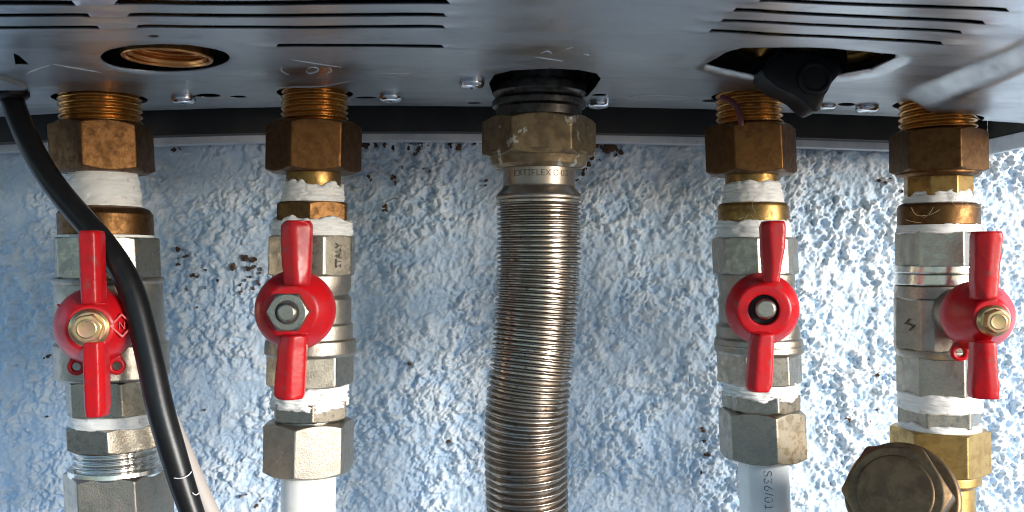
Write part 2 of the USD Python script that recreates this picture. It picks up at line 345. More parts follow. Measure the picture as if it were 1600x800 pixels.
for cx, cy, a, b in ((325, 149, 20, 3.2), (372, 150.5, 13, 1.8), (572, 152, 18, 1.8), (741, 160.5, 11, 1.5), (936, 148.5, 12, 2), (1323, 161.5, 14, 2.8), (1112, 158.5, 16, 2.2), (240, 57, 9, 2)):
    cut.append(ell(cx, cy, a, b, 16))
WIDE = cut[-1 - 9]; assert WIDE.area > .0005
WIDE = WIDE.buffer(-.0022).buffer(.0022); cut[-10] = WIDE; ROUND = cut[len(slots)]
sheet = sbox(XL, YF, XR, YB).difference(unary_union([c.buffer(0) for c in cut]))
sheet = sheet if sheet.geom_type == 'Polygon' else max(sheet.geoms, key=lambda s_: s_.area)
T = .0003
# pressed step at the right rear: boundary in plan
step_px = [(1640, 30), (1600, 58), (1520, 98), (1440, 134), (1421, 144), (1420, 152), (1436, 160), (1462, 166), (1530, 170), (1600, 178)]
spl = np.array([plan(*p_) for p_ in step_px])
from scipy.interpolate import splprep, splev
tck, _ = splprep(spl.T, s=.0000010, k=3); spl = np.stack(splev(np.linspace(0, 1, 90), tck), 1).tolist()
step = Polygon(spl + [(XR + .05, spl[-1][1]), (XR + .05, spl[0][1])])
import shapely
def sheet_z(v):
    pts = shapely.points(v[:, 0], v[:, 1]); d = shapely.distance(pts, step.exterior); ins = shapely.contains(step, pts)
    sd = np.where(ins, d, -d); t = np.clip((sd + .0010) / .0085, 0, 1); t = t * t * (3 - 2 * t)
    z = -sag(v[:, 0]) - .0048 * t
    hd = shapely.distance(pts, WIDE.exterior); z += .0014 * np.clip(1 - hd / .0030, 0, 1) ** 2
    hd = shapely.distance(pts, ROUND.exterior); z += .0006 * np.clip(1 - hd / .0016, 0, 1) ** 2
    for ex, ey in slot_ends:
        z -= .0006 * np.exp(-((v[:, 0] - ex) / .0032) ** 2 - ((v[:, 1] - ey) / .0014) ** 2)
    q = np.stack([v[:, 0], v[:, 1], v[:, 0] * 0], -1)
    z += .0011 * (meshkit.fbm(q * 16, 3, 77) - .5) + .00025 * (meshkit.fbm(q * 60, 2, 78) - .5)
    return z
def tiled(shape, cell, T):
    """a thin plate cut into small cells, so that it can be pressed smoothly: lower face, upper face and the cut edges between."""
    shapely.prepare(shape); x0, y0, x1, y1 = shape.bounds; xs = np.linspace(x0, x1, int((x1 - x0) / cell) + 1); ys = np.linspace(y0, y1, int((y1 - y0) / cell) + 1)
    gx, gy = np.meshgrid(np.arange(len(xs) - 1), np.arange(len(ys) - 1), indexing='ij'); gx, gy = gx.ravel(), gy.ravel()
    cells = shapely.box(xs[gx], ys[gy], xs[gx + 1], ys[gy + 1]); full = shapely.contains_properly(shape, cells); cutc = ~full & shapely.intersects(shape, cells)
    a, b, c_, d = [np.stack([xs[gx[full] + i], ys[gy[full] + j]], 1) for i, j in ((0, 0), (1, 0), (1, 1), (0, 1))]
    tri = [np.stack([a, b, c_], 1), np.stack([a, c_, d], 1)]
    for g_ in shapely.intersection(shape, cells[cutc]):
        for p_ in getattr(g_, 'geoms', [g_]):
            if p_.geom_type == 'Polygon' and p_.area > 1e-11:
                v_, f_ = trimesh.creation.triangulate_polygon(p_, engine='earcut'); t_ = np.asarray(v_)[np.asarray(f_)]
                ar = (t_[:, 1, 0] - t_[:, 0, 0]) * (t_[:, 2, 1] - t_[:, 0, 1]) - (t_[:, 1, 1] - t_[:, 0, 1]) * (t_[:, 2, 0] - t_[:, 0, 0]); t_[ar < 0] = t_[ar < 0][:, ::-1]; tri.append(t_[np.abs(ar) > 1e-13])
    P2 = np.round(np.vstack(tri).reshape(-1, 2), 7); U, inv = np.unique(P2, axis=0, return_inverse=True); f = inv.reshape(-1, 3)
    f = f[(f[:, 0] != f[:, 1]) & (f[:, 1] != f[:, 2]) & (f[:, 0] != f[:, 2])]; n = len(U)
    e = np.vstack([f[:, [0, 1]], f[:, [1, 2]], f[:, [2, 0]]]); key = np.sort(e, 1); _, k_, cnt = np.unique(key, axis=0, return_index=True, return_counts=True); be = e[k_[cnt == 1]]
    v = np.vstack([np.c_[U, np.zeros(n)], np.c_[U, np.full(n, T)]])
    sides = np.vstack([np.stack([be[:, 0], be[:, 1], be[:, 1] + n], 1), np.stack([be[:, 0], be[:, 1] + n, be[:, 0] + n], 1)])
    return trimesh.Trimesh(v, np.vstack([f[:, ::-1], f + n, sides]), process=False)
m = tiled(sheet, .0019, T); v = np.array(m.vertices); v[:, 2] += sheet_z(v) + ZC + H0; m.vertices = v
panel = part(boiler, 'underside_panel', m, 'sheet_metal', smooth=35)
def sheet_at(px, py, dz=0.0):
    x, y = plan(px, py); return np.array([x, y, ZC + H0 + float(sheet_z(np.array([[x, y, 0.]]))[0]) + dz])
# scratches and stamped marks on the panel
def strip(pts, w, dz=-.00008):
    L3 = [sheet_at(a, b, dz) for a, b in pts]; return tube(L3, [w * .25] + [w] * (len(L3) - 2) + [w * .3], 6, 3)
for pts, w in (([(82, 99), (110, 104), (135, 108), (158, 113)], .00022), ([(40, 115), (55, 108), (78, 101)], .00016), ([(455, 92), (480, 96), (505, 100), (533, 104)], .00018),
               ([(440, 104), (443, 112), (452, 116)], .00028), ([(480, 108), (492, 104), (496, 110), (484, 113), (479, 109)], .00025), ([(513, 104), (517, 110), (510, 114)], .0003),
               ([(437, 136), (470, 134), (508, 133), (530, 129), (552, 126)], .00026), ([(570, 116), (600, 113), (640, 112), (660, 108)], .0002), ([(580, 119), (610, 117), (642, 114)], .00022),
               ([(835, 89), (860, 92), (880, 96)], .00024), ([(845, 84), (856, 80), (862, 84)], .00022), ([(884, 77), (895, 74)], .0003), ([(912, 84), (921, 87)], .0005),
               ([(985, 156), (992, 150), (1030, 149), (1078, 152)], .0003), ([(985, 158), (1030, 156), (1084, 155)], .00024), ([(1560, 175), (1572, 172), (1590, 178)], .0002)):
    part(boiler, 'scratch', strip(pts, w * 1.1, -.00004), 'scratch', smooth=True, label='pale scratch in the grey panel')
# rear frame, inside, casing
def bow_box(x0, x1, y0, y1, z0, z1, n=40, c=.0004):
    m_ = tm(Manifold.cube((x1 - x0, y1 - y0, z1 - z0)).translate((x0, y0, z0)).refine_to_length(.008)); v_ = np.array(m_.vertices)
    v_[:, 2] -= np.where(v_[:, 2] < z0 + (z1 - z0) * .9, sag(v_[:, 0]) * .9, 0); m_.vertices = v_; return m_
part(boiler, 'back_frame', bow_box(XL, .1768, YC + .3452, YC + .3515, ZC + .0463, ZC + .35), 'dark_frame', smooth=30)
part(boiler, 'frame_side', bx(.1768, .1782, YC + .262, YC + .3450, ZC + .0432, ZC + .20), 'dark_frame', smooth=False)
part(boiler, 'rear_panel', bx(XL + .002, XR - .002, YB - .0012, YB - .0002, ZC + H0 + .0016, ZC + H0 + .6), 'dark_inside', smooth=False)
part(boiler, 'casing', cat([bx(XL - .001, XL + .0005, YF - .001, YB, ZC + H0 - .009, ZC + .75), bx(XR - .0005, XR + .001, YF - .001, YB, ZC + H0 - .009, ZC + .75),
                            bx(XL, XR, YF - .002, YF - .0005, ZC + H0 - .006, ZC + .75), bx(XL - .001, XR + .001, YF - .002, YB, ZC + .751, ZC + .753)]), 'casing_white', smooth=False)
# screws with domed heads
def screw(px, py, hw, dz=0.0):
    x, y = plan(px, py - 2); D = y - YC; r = hw * D / F * math.cos(math.atan2(x, D)); z0 = sheet_at(px, py - 2)[2]
    t = np.linspace(0, PI / 2, 8); prof = [(0, -r * .62)] + [(r * .55 + r * .45 * math.sin(a), -r * .20 - r * .42 * math.cos(a)) for a in t] + [(r, 0.0006)]
    prof[0] = (0, -r * .62)
    m_ = tm(to_man(lathe(prof, 40)) - Manifold.cube((r * .9, r * .16, r * .5), True).translate((0, 0, -r * .66)) - Manifold.cube((r * .16, r * .9, r * .5), True).translate((0, 0, -r * .66)))
    m_.apply_translation([x, y, z0]); part(boiler, 'screw', m_, 'screw_metal', smooth=40)
for s_ in ((287, 152, 20), (611, 149, 19), (737, 128, 20), (935, 160, 18), (1293, 164, 14), (1355, 165, 19)): screw(*s_)
# copper socket inside the round hole
cx, cy = plan(260, 93); zt = ZC + H0 - float(sag(cx))
m = lathe([(.0118, .045), (.0118, .0008), (.0115, .0004), (.0108, .0004), (.0104, .0008), (.0104, .045)], 64, closed=False)
def inner_thread(n=64, L=.03, pitch=.0018):
    zs = np.linspace(.0009, L, int(L / pitch * 8))
    def fn(r, z, th):
        ph = (z / pitch - th / (2 * PI)) % 1; return .0104 - .0010 * (1 - np.abs(2 * ph - 1)), z
    mm = lathe(np.stack([np.full(len(zs), .0104), zs], 1), n, fn, closed=False); mm.invert(); return mm
m = cat([m, inner_thread()]); m.apply_translation([cx, cy + .001, zt]); part(boiler, 'copper_socket', m, 'copper', smooth=40)
# black knob hanging through the wide hole
Dk = .262
out = [(1190, 108), (1196, 122), (1215, 138), (1236, 147), (1250, 154), (1268, 172), (1277, 175), (1283, 170), (1290, 150), (1302, 128), (1318, 110), (1312, 95), (1290, 86), (1262, 80), (1225, 82), (1198, 92)]
pts = [((a - 800) * Dk / F, (400 - b) * Dk / F) for a, b in out]
k_ = Manifold.extrude(CrossSection([pts[::-1]]) if CrossSection([pts]).area() <= 0 else CrossSection([pts]), .013)
m = soften(k_, .0012, 3); v = np.array(m.vertices); v = np.stack([v[:, 0], YC + Dk + v[:, 2], v[:, 1] + ZC], 1); m.vertices = v
if m.volume < 0: m.invert()
knob = part(boiler, 'knob', m, 'black_plastic', smooth=40)
cx, _, cz = P(1272, 122, Dk)
m = orient(lathe([(.0048, -.001), (.0048, .0006), (.0044, .0010), (.0036, .0010), (.0034, .0006), (0, .0006)], 40), (cx, YC + Dk, cz), (0, -1, 0)); part(knob, 'knob_cap', m, 'black_plastic')
cx, _, cz = P(1262, 90, .27)
part(knob, 'spindle', orient(cyl(.0045, 0, .012), (cx, YC + .275, cz + .001), (0, .25, 1)), 'brass_dark')
# brass valve parts dimly seen in the wide hole
part(boiler, 'inner_pipe', tube([P(1165, 88, .275) + [0, 0, .004], P(1185, 96, .272) + [0, 0, .004], P(1200, 70, .27) + [0, 0, .02]], .0035, 16), 'brass_thread')
part(boiler, 'inner_pipe', tube([P(1325, 104, .275) + [0, 0, .003], P(1365, 96, .272) + [0, 0, .004], P(1400, 80, .27) + [0, 0, .012]], .0032, 16), 'brass_thread')
# cable clamp
a = sheet_at(-40, 100); b = sheet_at(20, 100)
clamp = part(boiler, 'cable_clamp', bx(-.165, (31 - 800) * .268 / F, YC + .246, YC + .274, P(0, 130, .262)[2], a[2] + .0005, .0022), 'rubber_grey', smooth=30)
part(clamp, 'cable_bush', orient(lathe([(.0058, -.002), (.0058, .004), (.0050, .0048), (.0042, .0048)], 40), P(12, 131, .283), (0.1, 0, -1), (0, 1, 0)), 'black_plastic')

# ------------------------------------------------------------------ white rail on the wall
rail = thing('mounting_rail', 'thin white painted metal rail along the wall under the boiler', 'rail', (0, -.006, ZC + .045))
part(rail, 'rail_strip', bow_box(XL, .1785, YC + .3518, YC + .3575, ZC + .0437, ZC + .0468), 'rail_white', smooth=30)
zz = ZC + .0375
arm = Manifold.hull_points(np.array([(x, y, z) for x in (.1762, .1785) for y, z in ((YC + .3580, zz), (YC + .3580, zz + .0058), (YC + .27, zz + .0048), (YC + .27, zz + .0002))]))
part(rail, 'side_arm', arm, 'rail_white', smooth=30)

# ------------------------------------------------------------------ columns of fittings
def lever(secs, Df=.2655, th=.0065):
    """secs: (y, left, ridge left, ridge right, right) in photo pixels at depth Df: hull between following sections."""
    rings = []
    for y, a, b, c, d in secs:
        a, b, c, d = a - 3, b - 1, c + 2, d + 3
        z = (400 - y) * Df / F; X_ = lambda p_, D: (p_ - 800) * Df / F
        rings.append([(X_(a, Df), Df + .0022, z), (X_(b, Df), Df, z), (X_(c, Df), Df, z), (X_(d, Df), Df + .0022, z), (X_(d, Df) - .0003, Df + th, z), (X_(a, Df) + .0003, Df + th, z)])
    out_ = None
    for r0, r1 in zip(rings, rings[1:]):
        h = Manifold.hull_points(np.array(r0 + r1)); out_ = h if out_ is None else out_ + h
    return out_
def handle(valve, cpx, cpy, R, flat, Db, Dt, tilt, top, bot, ears=(), hollow=0, axis_pt=None, dome=.6):
    """bell-shaped hub with two levers. cpx, cpy: the bell's rim centre in the photo at depth Db; Dt: depth of its face; tilt: degrees the spindle turns to the right."""
    n = np.array([math.sin(math.radians(tilt)), -math.cos(math.radians(tilt)), 0]); C = P(cpx, cpy, Db); r = R * Db / F * math.cos(math.atan2(C[0], Db) * .6); rf = flat * Db / F; H = Db - Dt
    prof = [(0, -.001), (r * .90, -.001), (r, .0002), (r, .0022)]
    t = np.linspace(0, 1, 8)[1:]
    for u in t: prof.append((r + (rf - r) * u ** 1.25, .0022 + (H - .0022) * (u ** (1.25 * dome) if dome < 1 else u)))
    if hollow:
        rh = hollow * Db / F; prof += [(rh, H), (rh, H - .004), (0, H - .004)]
    else: prof.append((0, H))
    bell = to_man(orient(lathe(prof, 64), C, n))
    body = bell
    for sec in (top, bot):
        L_ = tm(lever(sec, Df=sec_D(sec))); L_.apply_translation([0, YC, ZC]); body = body + to_man(L_)
    for ex, ey in ears:
        E = P(ex, ey, Db); ring = lathe([(.0026, 0), (.0026, .0022), (.0012, .0022), (.0012, 0), (.0026, 0)], 28)
        ring = to_man(orient(cyl(.0027, 0, .0022, .0003, 28), E, n)) ; inw = C - E; inw /= np.linalg.norm(inw)
        web = tm(Manifold.hull(to_man(orient(cyl(.0026, .0002, .0020, .0002, 20), E, n)) + to_man(orient(cyl(.0026, .0002, .0020, .0002, 20), E + inw * .004, n))))
        hole = to_man(orient(cyl(.00125, -.002, .005, .0001, 20), E, n))
        body = body + ((ring + to_man(web)) - hole)
    if hollow: body = body - to_man(orient(cyl(hollow * Db / F, H - .0045, H + .02, .0001, 40), C, n))
    m_ = soften(body, .0008, 1)
    h = part(valve, 'handle', m_, 'red_handle', smooth=38)
    return h, C, n, H
SEC_D = {}
def sec_D(sec): return sec[0][5] if len(sec[0]) > 5 else .2655
def _lever(secs, Df=.2655, th=.0065): return lever0([s_[:5] for s_ in secs], Df, th)
lever0, lever = lever, _lever
def curved_text(txt, h, R, zc, th0, depth=.00012, bold=False, vertical=False, cw=True):
    """lettering laid round a cylinder of radius R about the z axis; th0 is the angle (from -y to +x) of its middle."""
    t = meshkit.text_mesh(txt, h, depth, bold); t = t.subdivide_to_size(h * .25) if hasattr(t, 'subdivide_to_size') else t
    v_ = np.array(t.vertices); v_[:, 0] -= v_[:, 0].mean(); v_[:, 1] -= h / 2
    if vertical: v_[:, 0], v_[:, 1] = (v_[:, 1].copy(), -v_[:, 0].copy()) if cw else (-v_[:, 1].copy(), v_[:, 0].copy())
    th = th0 + v_[:, 0] / R; rr = R + v_[:, 2] - depth * .4
    t.vertices = np.stack([rr * np.sin(th), -rr * np.cos(th), zc + v_[:, 1]], 1); return t
def fibres(spots, seed, n=7, L=.006):
    n = max(3, n // 2); L *= .6
    rng = np.random.default_rng(seed); out_ = []
    for p0 in spots:
        for _ in range(n):
            d = rng.normal(size=3) * [1, .35, 1]; d[1] = -abs(d[1]); d /= np.linalg.norm(d); l = L * rng.uniform(.4, 1.2)
            a_ = np.array(p0) + rng.normal(size=3) * [.0012, 0, .0008]; b_ = a_ + d * l * .5 + rng.normal(size=3) * .0006; c_ = b_ + d * l * .5 + rng.normal(size=3) * .0012
            out_.append(tube([a_, b_, c_], .000055, 4, 4))
    return cat(out_)
def stem(valve, c, y, C, n):
    """bonnet and spindle from the valve body to the handle"""
    ax = np.array(c.at(y)); ax[2] = C[2]; d = C - ax; L_ = np.linalg.norm(d)
    part(valve, 'bonnet', orient(lathe([(.0078, 0), (.0078, L_ * .80), (.0066, L_ * .86), (.0060, L_ * .99), (0, L_ * .99)], 40), ax, d), 'nickel_cast')
def flange_bolt(h, O, n, r, up=(0, 0, 1), rot=0):
    b_ = part(h, 'bolt', orient(cat([lathe([(0, -.0008), (r, -.0008), (r, .0004), (r * .82, .0011), (0, .0011)], 48), tm(prism(r * .76, .0008, .0046, 6, rot, cham=.12, both=False)) ]), O, n), 'zinc_gold', smooth=30)
    part(b_, 'bolt_dish', orient(lathe([(r * .50, .0044), (r * .50, .0047), (r * .44, .0048), (r * .38, .0047), (0, .0047)], 40), O, n), 'zinc_gold')

# ---- run 1 (far left)
c = cols[1]
u = thing('brass_union', 'brass union nut half hidden by the black cable at far left', 'pipe fitting', c.at(225), 'brass union fittings screwed to the boiler')
part(u, 'thread', c.thread(67, 120, 190, .0019), 'brass_thread')
part(u, 'union_nut', c.nut(84, 182, 264, 8, cham=.16), 'brass')
part(u, 'neck', c.cyl(51, 260, 290), 'brass_neck')
part(u, 'seal_tape', c.tape(55, 60, 265, 325, 11, ragged=.0016, lump=.0007), 'ptfe')
part(u, 'collar', c.turn([(58, 320), (70, 324), (76, 332), (76, 366), (60, 368)]), 'brass')
part(u, 'seal_tape', c.tape(74, 76, 358, 373, 12, ragged=.0009, lump=.0004), 'ptfe')
part(u, 'hemp_fibre', fibres([c.at(366) + np.array([-.0145, -.002, 0])], 5, 9, .009), 'fibre', kind='stuff')
vl = thing('ball_valve', 'nickel ball valve behind the black cable, red handle with two ears and gold bolt', 'valve', c.at(500), 'ball valves with red butterfly handles')
part(vl, 'end_nut', c.nut(87, 370, 436, 6, 8, cham=.05), 'nickel')
part(vl, 'body', c.turn([(70, 433), (88, 436), (90, 441), (86, 446), (86, 540), (91, 545), (91, 597), (86, 600), (70, 601)]), 'nickel_cast')
part(vl, 'ring', c.cyl(72, 598, 604), 'chrome')
part(vl, 'end_nut', c.nut(82, 601, 656, -22, 6, cham=.05), 'nickel')
TOP1 = [(360, 122, 126, 143, 147, .266), (368, 119, 124, 144, 149), (440, 122, 127, 146, 150), (475, 124, 129, 147, 151)]
BOT1 = [(535, 126, 131, 149, 154, .2675), (560, 126, 131, 150, 155), (640, 129, 134, 152, 157), (653, 131, 136, 151, 155)]
h, C, n, H = handle(vl, 150, 508, 62, 33, .2795, .2685, 15, TOP1, BOT1, ears=((121, 572), (183, 571)))
stem(vl, c, 508, C, n); O = C + n * H; flange_bolt(h, O, n, 30 * .268 / F, rot=.2)
d_ = cat([tm(Manifold.cube((.0052, .0052, .0006), True) - Manifold.cube((.0040, .0040, .002), True))]); d_.apply_transform(trimesh.transformations.rotation_matrix(PI / 4, [0, 0, 1]))
t_ = meshkit.text_mesh('N', .0022, .0006); t_.apply_translation([-t_.centroid[0], -t_.centroid[1], -.0003]); sl = np.array([.72, 0, .55]); 
e_ = n * .85 + np.array([.52, 0, .10]); part(h, 'emblem', orient(cat([d_, t_]), C + n * .0072 + np.array([.0088, 0, .0004]), e_), 'red_handle')
t_ = meshkit.text_mesh('ITALY', .0030, .0007); t_.apply_translation([-t_.centroid[0], -t_.centroid[1], -.0002]); t_.apply_transform(trimesh.transformations.rotation_matrix(PI / 2, [0, 0, 1]))
e2 = n * .85 + np.array([-.52, 0, 0]); part(h, 'lettering', orient(t_, C + n * .0066 + np.array([-.0088, 0, .0002]), e2), 'red_handle')
k = thing('compression_fitting', 'nickel fitting with bare chrome threads at far left below the valve', 'pipe fitting', c.at(715), 'nickel compression fittings under the valves')
part(k, 'seal_tape', c.tape(74, 73, 654, 676, 13, ragged=.0007, lump=.0004), 'ptfe')
part(k, 'hex_collar', c.nut(81, 674, 713, 20, 6, cham=.08), 'nickel')
part(k, 'thread', c.thread(70, 708, 748, .0021, .0012), 'chrome')
part(k, 'washer', c.turn([(70, 742), (78, 744), (79, 752), (74, 760)]), 'chrome')
part(k, 'compression_nut', c.nut(89, 753, 900, -14, 6, cham=.10), 'nickel_cast')

# ---- run 2
c = cols[2]
u = thing('brass_union', 'dark brass union nut second from left, torn white tape under it', 'pipe fitting', c.at(225), 'brass union fittings screwed to the boiler')
part(u, 'thread', c.thread(53, 115, 192, .0018), 'brass_thread')
part(u, 'union_nut', c.nut(76, 182, 264, 2, cham=.14), 'brass')
part(u, 'neck', c.cyl(43, 258, 296), 'brass_neck')
part(u, 'seal_tape', c.tape(47, 50, 285, 318, 21, ragged=.0026, lump=.0011), 'ptfe')
part(u, 'collar', c.nut(61, 313, 346, 25, 6, cham=.12), 'brass')
part(u, 'seal_tape', c.tape(62, 64, 341, 371, 22, ragged=.0024, lump=.0012), 'ptfe')
vl = thing('ball_valve', 'nickel ball valve second from left, red handle held by a silver hex nut', 'valve', c.at(490), 'ball valves with red butterfly handles')
en = part(vl, 'end_nut', c.nut(70, 367, 432, -8, 8, cham=.07), 'nickel')
R8 = c.r(70) * math.cos(PI / 8); a8 = c.view + math.radians(-8 + 45 + 6)
t_ = meshkit.text_mesh('ITALY', .0019, .00035, True); t_.apply_translation([-t_.centroid[0], -.00095, 0]); t_.apply_transform(trimesh.transformations.rotation_matrix(PI / 2, [0, 0, 1]))
a8 = c.view + math.radians(-8 + 45); nn = np.array([math.sin(a8), -math.cos(a8), 0]); zt = c.z(400, 62)
part(en, 'lettering', orient(t_, np.array([c.x(zt), YC + c.D, ZC + zt]) + nn * (R8 + .0001), nn), 'stamp', label='cast lettering on the valve nut')
part(vl, 'body', c.turn([(56, 428), (62, 432), (62, 452), (58, 462), (63, 470), (63, 508), (66, 512), (66, 534), (71, 537), (72, 546), (72, 558), (68, 562), (60, 562)]), 'nickel_cast')
part(vl, 'end_nut', c.nut(69, 559, 610, 4, 6, cham=.06), 'nickel')
TOP2 = [(344, 446, 452, 468, 477, .2655), (352, 438, 454, 459, 481), (385, 438, 457, 461, 480), (415, 440, 459, 463, 479), (446, 444, 461, 465, 477)]
BOT2 = [(525, 439, 454, 458, 473, .2655), (545, 433, 451, 455, 472), (600, 428, 449, 453, 470), (619, 427, 447, 452, 469), (626, 432, 446, 452, 466)]
h, C, n, H = handle(vl, 463, 484, 63, 40, .2795, .2705, 2, TOP2, BOT2)
stem(vl, c, 484, C, n); O = C + n * H
nt = part(h, 'hex_nut', orient(prism(33 * .268 / F, -.001, .0042, 6, .0, cham=.14), O, n), 'nickel', smooth=28)
part(nt, 'stud', orient(lathe([(0, .003), (15 * .266 / F, .003), (15 * .266 / F, .0052), (12 * .266 / F, .0058), (0, .0058)], 40), O, n), 'nickel')
part(nt, 'stud_gap', orient(lathe([(19 * .266 / F, .0041), (19 * .266 / F, .00432), (15.2 * .266 / F, .00432)], 40), O, n), 'dark_inside')
k = thing('compression_fitting', 'grey nickel compression nut second from left, thread paste above it', 'pipe fitting', c.at(690), 'nickel compression fittings under the valves')
part(k, 'seal_tape', c.tape(60, 61, 606, 645, 23, ragged=.0024, lump=.0014), 'ptfe')
part(k, 'hex_collar', c.nut(63, 633, 664, -26, 6, cham=.08), 'nickel')
part(k, 'thread', c.thread(50, 660, 680, .0012, .0004), 'chrome')
part(k, 'compression_nut', c.nut(73, 669, 754, 12, 6, cham=.14), 'nickel_cast')
part(k, 'dent', orient(lathe([(.0012, 0), (.0011, .0002), (0, .00026)], 24), P(446, 722, .3 - c.r(64)) + [0, .0012, 0], (-.55, -.83, 0)), 'chrome') if False else None
pp = thing('white_pipe', 'plain white plastic pipe at bottom, second column from left', 'pipe', c.at(790), 'white plastic pipes')
part(pp, 'tube', c.cyl(43, 745, 1900), 'plastic_white')

# ---- run 3: gas hose
c = cols[3]
c.D = .30
u = thing('hose_union', 'large tarnished union nut with grey thread above the steel hose', 'pipe fitting', c.at(210))
def thr3():
    w = 71; return c.turn([(68, 90), (68, 118), (73, 122), (73, 134), (69, 139), (69, 143), (73, 147), (73, 156), (67, 161), (67, 185)])
part(u, 'thread', thr3(), 'grey_thread')
part(u, 'union_nut', c.nut(90, 172, 238, 3, 6, cham=.14), 'brass_dull')
part(u, 'nut_skirt', c.turn([(80, 230), (77, 240), (74, 252), (68, 258), (50, 259)]), 'brass_dull')
hose = thing('gas_hose', 'corrugated stainless steel hose hanging in the middle, bending left', 'hose', c.at(320))
collar = part(hose, 'collar', c.turn([(50, 252), (56, 254), (56, 286), (58, 291), (66, 300), (67, 305), (66, 308), (63, 310), (63, 316), (50, 317)]), 'steel_collar')
part(collar, 'lettering', c.put(curved_text('EXTIFLEX G 03', .0019, c.r(56), c.z(269, 56), math.radians(4), .00012)), 'stamp')
def hose_mesh():
    from scipy.interpolate import PchipInterpolator
    ys = [312, 400, 470, 540, 600, 650, 700, 760, 900, 1100]; xc = [842, 842, 839, 834, 828, 823.5, 821.5, 822.5, 828, 835]; Dp = [.300, .300, .2995, .299, .298, .298, .299, .300, .303, .306]
    yy = np.linspace(312, 1000, 2600); cx_ = PchipInterpolator(ys, xc)(yy); Dd = PchipInterpolator(ys, Dp)(yy)
    p_ = np.stack([(cx_ - 800) * Dd / F, YC + Dd, ZC + (400 - yy) * (Dd - .0125) / F], 1)
    s = np.r_[0, np.cumsum(np.linalg.norm(np.diff(p_, axis=0), axis=1))]
    pit = np.interp(yy, [312, 480, 560, 640, 700, 1000], [.00158, .00158, .00172, .00195, .0023, .0024])
    ph = np.r_[0, np.cumsum(np.diff(s) / pit[:-1])]; N = int(ph[-1] * 10)
    u_ = np.linspace(0, ph[-1], N); S = np.interp(u_, ph, s)
    c_ = np.stack([np.interp(S, s, p_[:, k_]) for k_ in range(3)], 1); R_ = np.interp(np.interp(S, s, yy), [312, 600, 700, 1000], [66.5, 64.5, 65, 64]) * .3 / F
    d_ = np.gradient(c_, axis=0); d_ = np.stack([np.convolve(np.pad(d_[:, k_], 20, 'edge'), np.ones(41) / 41, 'valid') for k_ in range(3)], 1); d_ /= np.linalg.norm(d_, axis=1, keepdims=True)
    rng = np.random.default_rng(3); nn = 80; th = np.arange(nn) * 2 * PI / nn
    wob = rng.normal(size=int(ph[-1]) + 3) * .00010; tl = rng.normal(size=(int(ph[-1]) + 3, 2)) * .010
    f1 = u_ % 1; idx = u_.astype(int)
    prof = np.where(np.abs(f1 - .5) < .31, np.sqrt(np.clip(1 - ((f1 - .5) / .31) ** 2, 0, 1)), 0.0)
    v_ = []
    for i in range(N):
        x_ = np.cross([0, 1, 0], -d_[i]); x_ /= np.linalg.norm(x_); y_ = np.cross(-d_[i], x_)
        r_ = R_[i] - .00135 + .00135 * prof[i] + wob[idx[i]] * prof[i]
        P_ = c_[i] + r_ * (np.sin(th)[:, None] * x_ - np.cos(th)[:, None] * y_)
        tt = tl[idx[i]] * prof[i] * np.clip((u_[i] - 12) / 10, .3, 1)
        P_ = P_ + np.outer(r_ * (np.sin(th) * tt[0] + np.cos(th) * tt[1]), -d_[i]); v_.append(P_)
    v_ = np.vstack(v_); i, j = np.meshgrid(np.arange(N - 1), np.arange(nn), indexing='ij')
    a_, b_, cc, dd = i * nn + j, i * nn + (j + 1) % nn, (i + 1) * nn + (j + 1) % nn, (i + 1) * nn + j
    m_ = trimesh.Trimesh(v_, np.vstack([np.stack([a_, b_, cc], -1).reshape(-1, 3), np.stack([a_, cc, dd], -1).reshape(-1, 3)]), process=False)
    if (m_.face_normals[:2000, 1] * (m_.triangles_center[:2000, 1] - YC - .3)).sum() < 0: m_.invert()
    return m_
part(hose, 'corrugated_tube', hose_mesh(), 'steel_hose', smooth=50)

# ---- run 4
c = cols[4]
u = thing('brass_union', 'brass union nut under the black knob, a dark red wire across its thread', 'pipe fitting', c.at(225), 'brass union fittings screwed to the boiler')
part(u, 'thread', c.thread(53, 125, 194, .0019), 'brass_thread')
part(u, 'union_nut', c.nut(73, 187, 268, 11, cham=.15), 'brass')
part(u, 'neck', c.cyl(42, 262, 292), 'brass_neck')
part(u, 'seal_tape', c.tape(44, 50, 282, 317, 31, ragged=.0008, lump=.0006), 'ptfe')
part(u, 'collar', c.turn([(44, 313), (53, 316), (56, 321), (56, 344), (48, 347)]), 'brass_neck')
part(u, 'seal_tape', c.tape(58, 59, 343, 374, 32, ragged=.0016, lump=.0009), 'ptfe')
part(u, 'hemp_fibre', fibres([np.array(c.at(335)) + [-.003, -.0118, 0], np.array(c.at(352)) + [.011, -.006, 0]], 8, 10, .007), 'fibre', kind='stuff')
w_ = thing('wire', 'short dark red wire curling over the brass thread beside the black knob', 'wire', P(1140, 170, .285))
part(w_, 'strand', tube([P(1128, 153, .2885), P(1139, 156, .2868), P(1150, 166, .2862), P(1156, 180, .2862), P(1158, 196, .2868)], .0009, 12), 'red_wire')
vl = thing('ball_valve', 'nickel ball valve with a nutless red handle, bare spindle showing in its hole', 'valve', c.at(490), 'ball valves with red butterfly handles')
part(vl, 'end_nut', c.nut(68, 370, 430, -20, 8, cham=.08), 'nickel')
part(vl, 'body', c.turn([(54, 426), (61, 430), (61, 446), (58, 462), (61, 470), (61, 508), (66, 514), (66, 532), (69, 535), (70, 544), (70, 555), (66, 560), (58, 560)]), 'nickel_cast')
part(vl, 'ring', c.cyl(70.6, 544, 547, .0001), 'nickel')
part(vl, 'end_nut', c.nut(68, 557, 606, 12, 6, cham=.06), 'nickel')
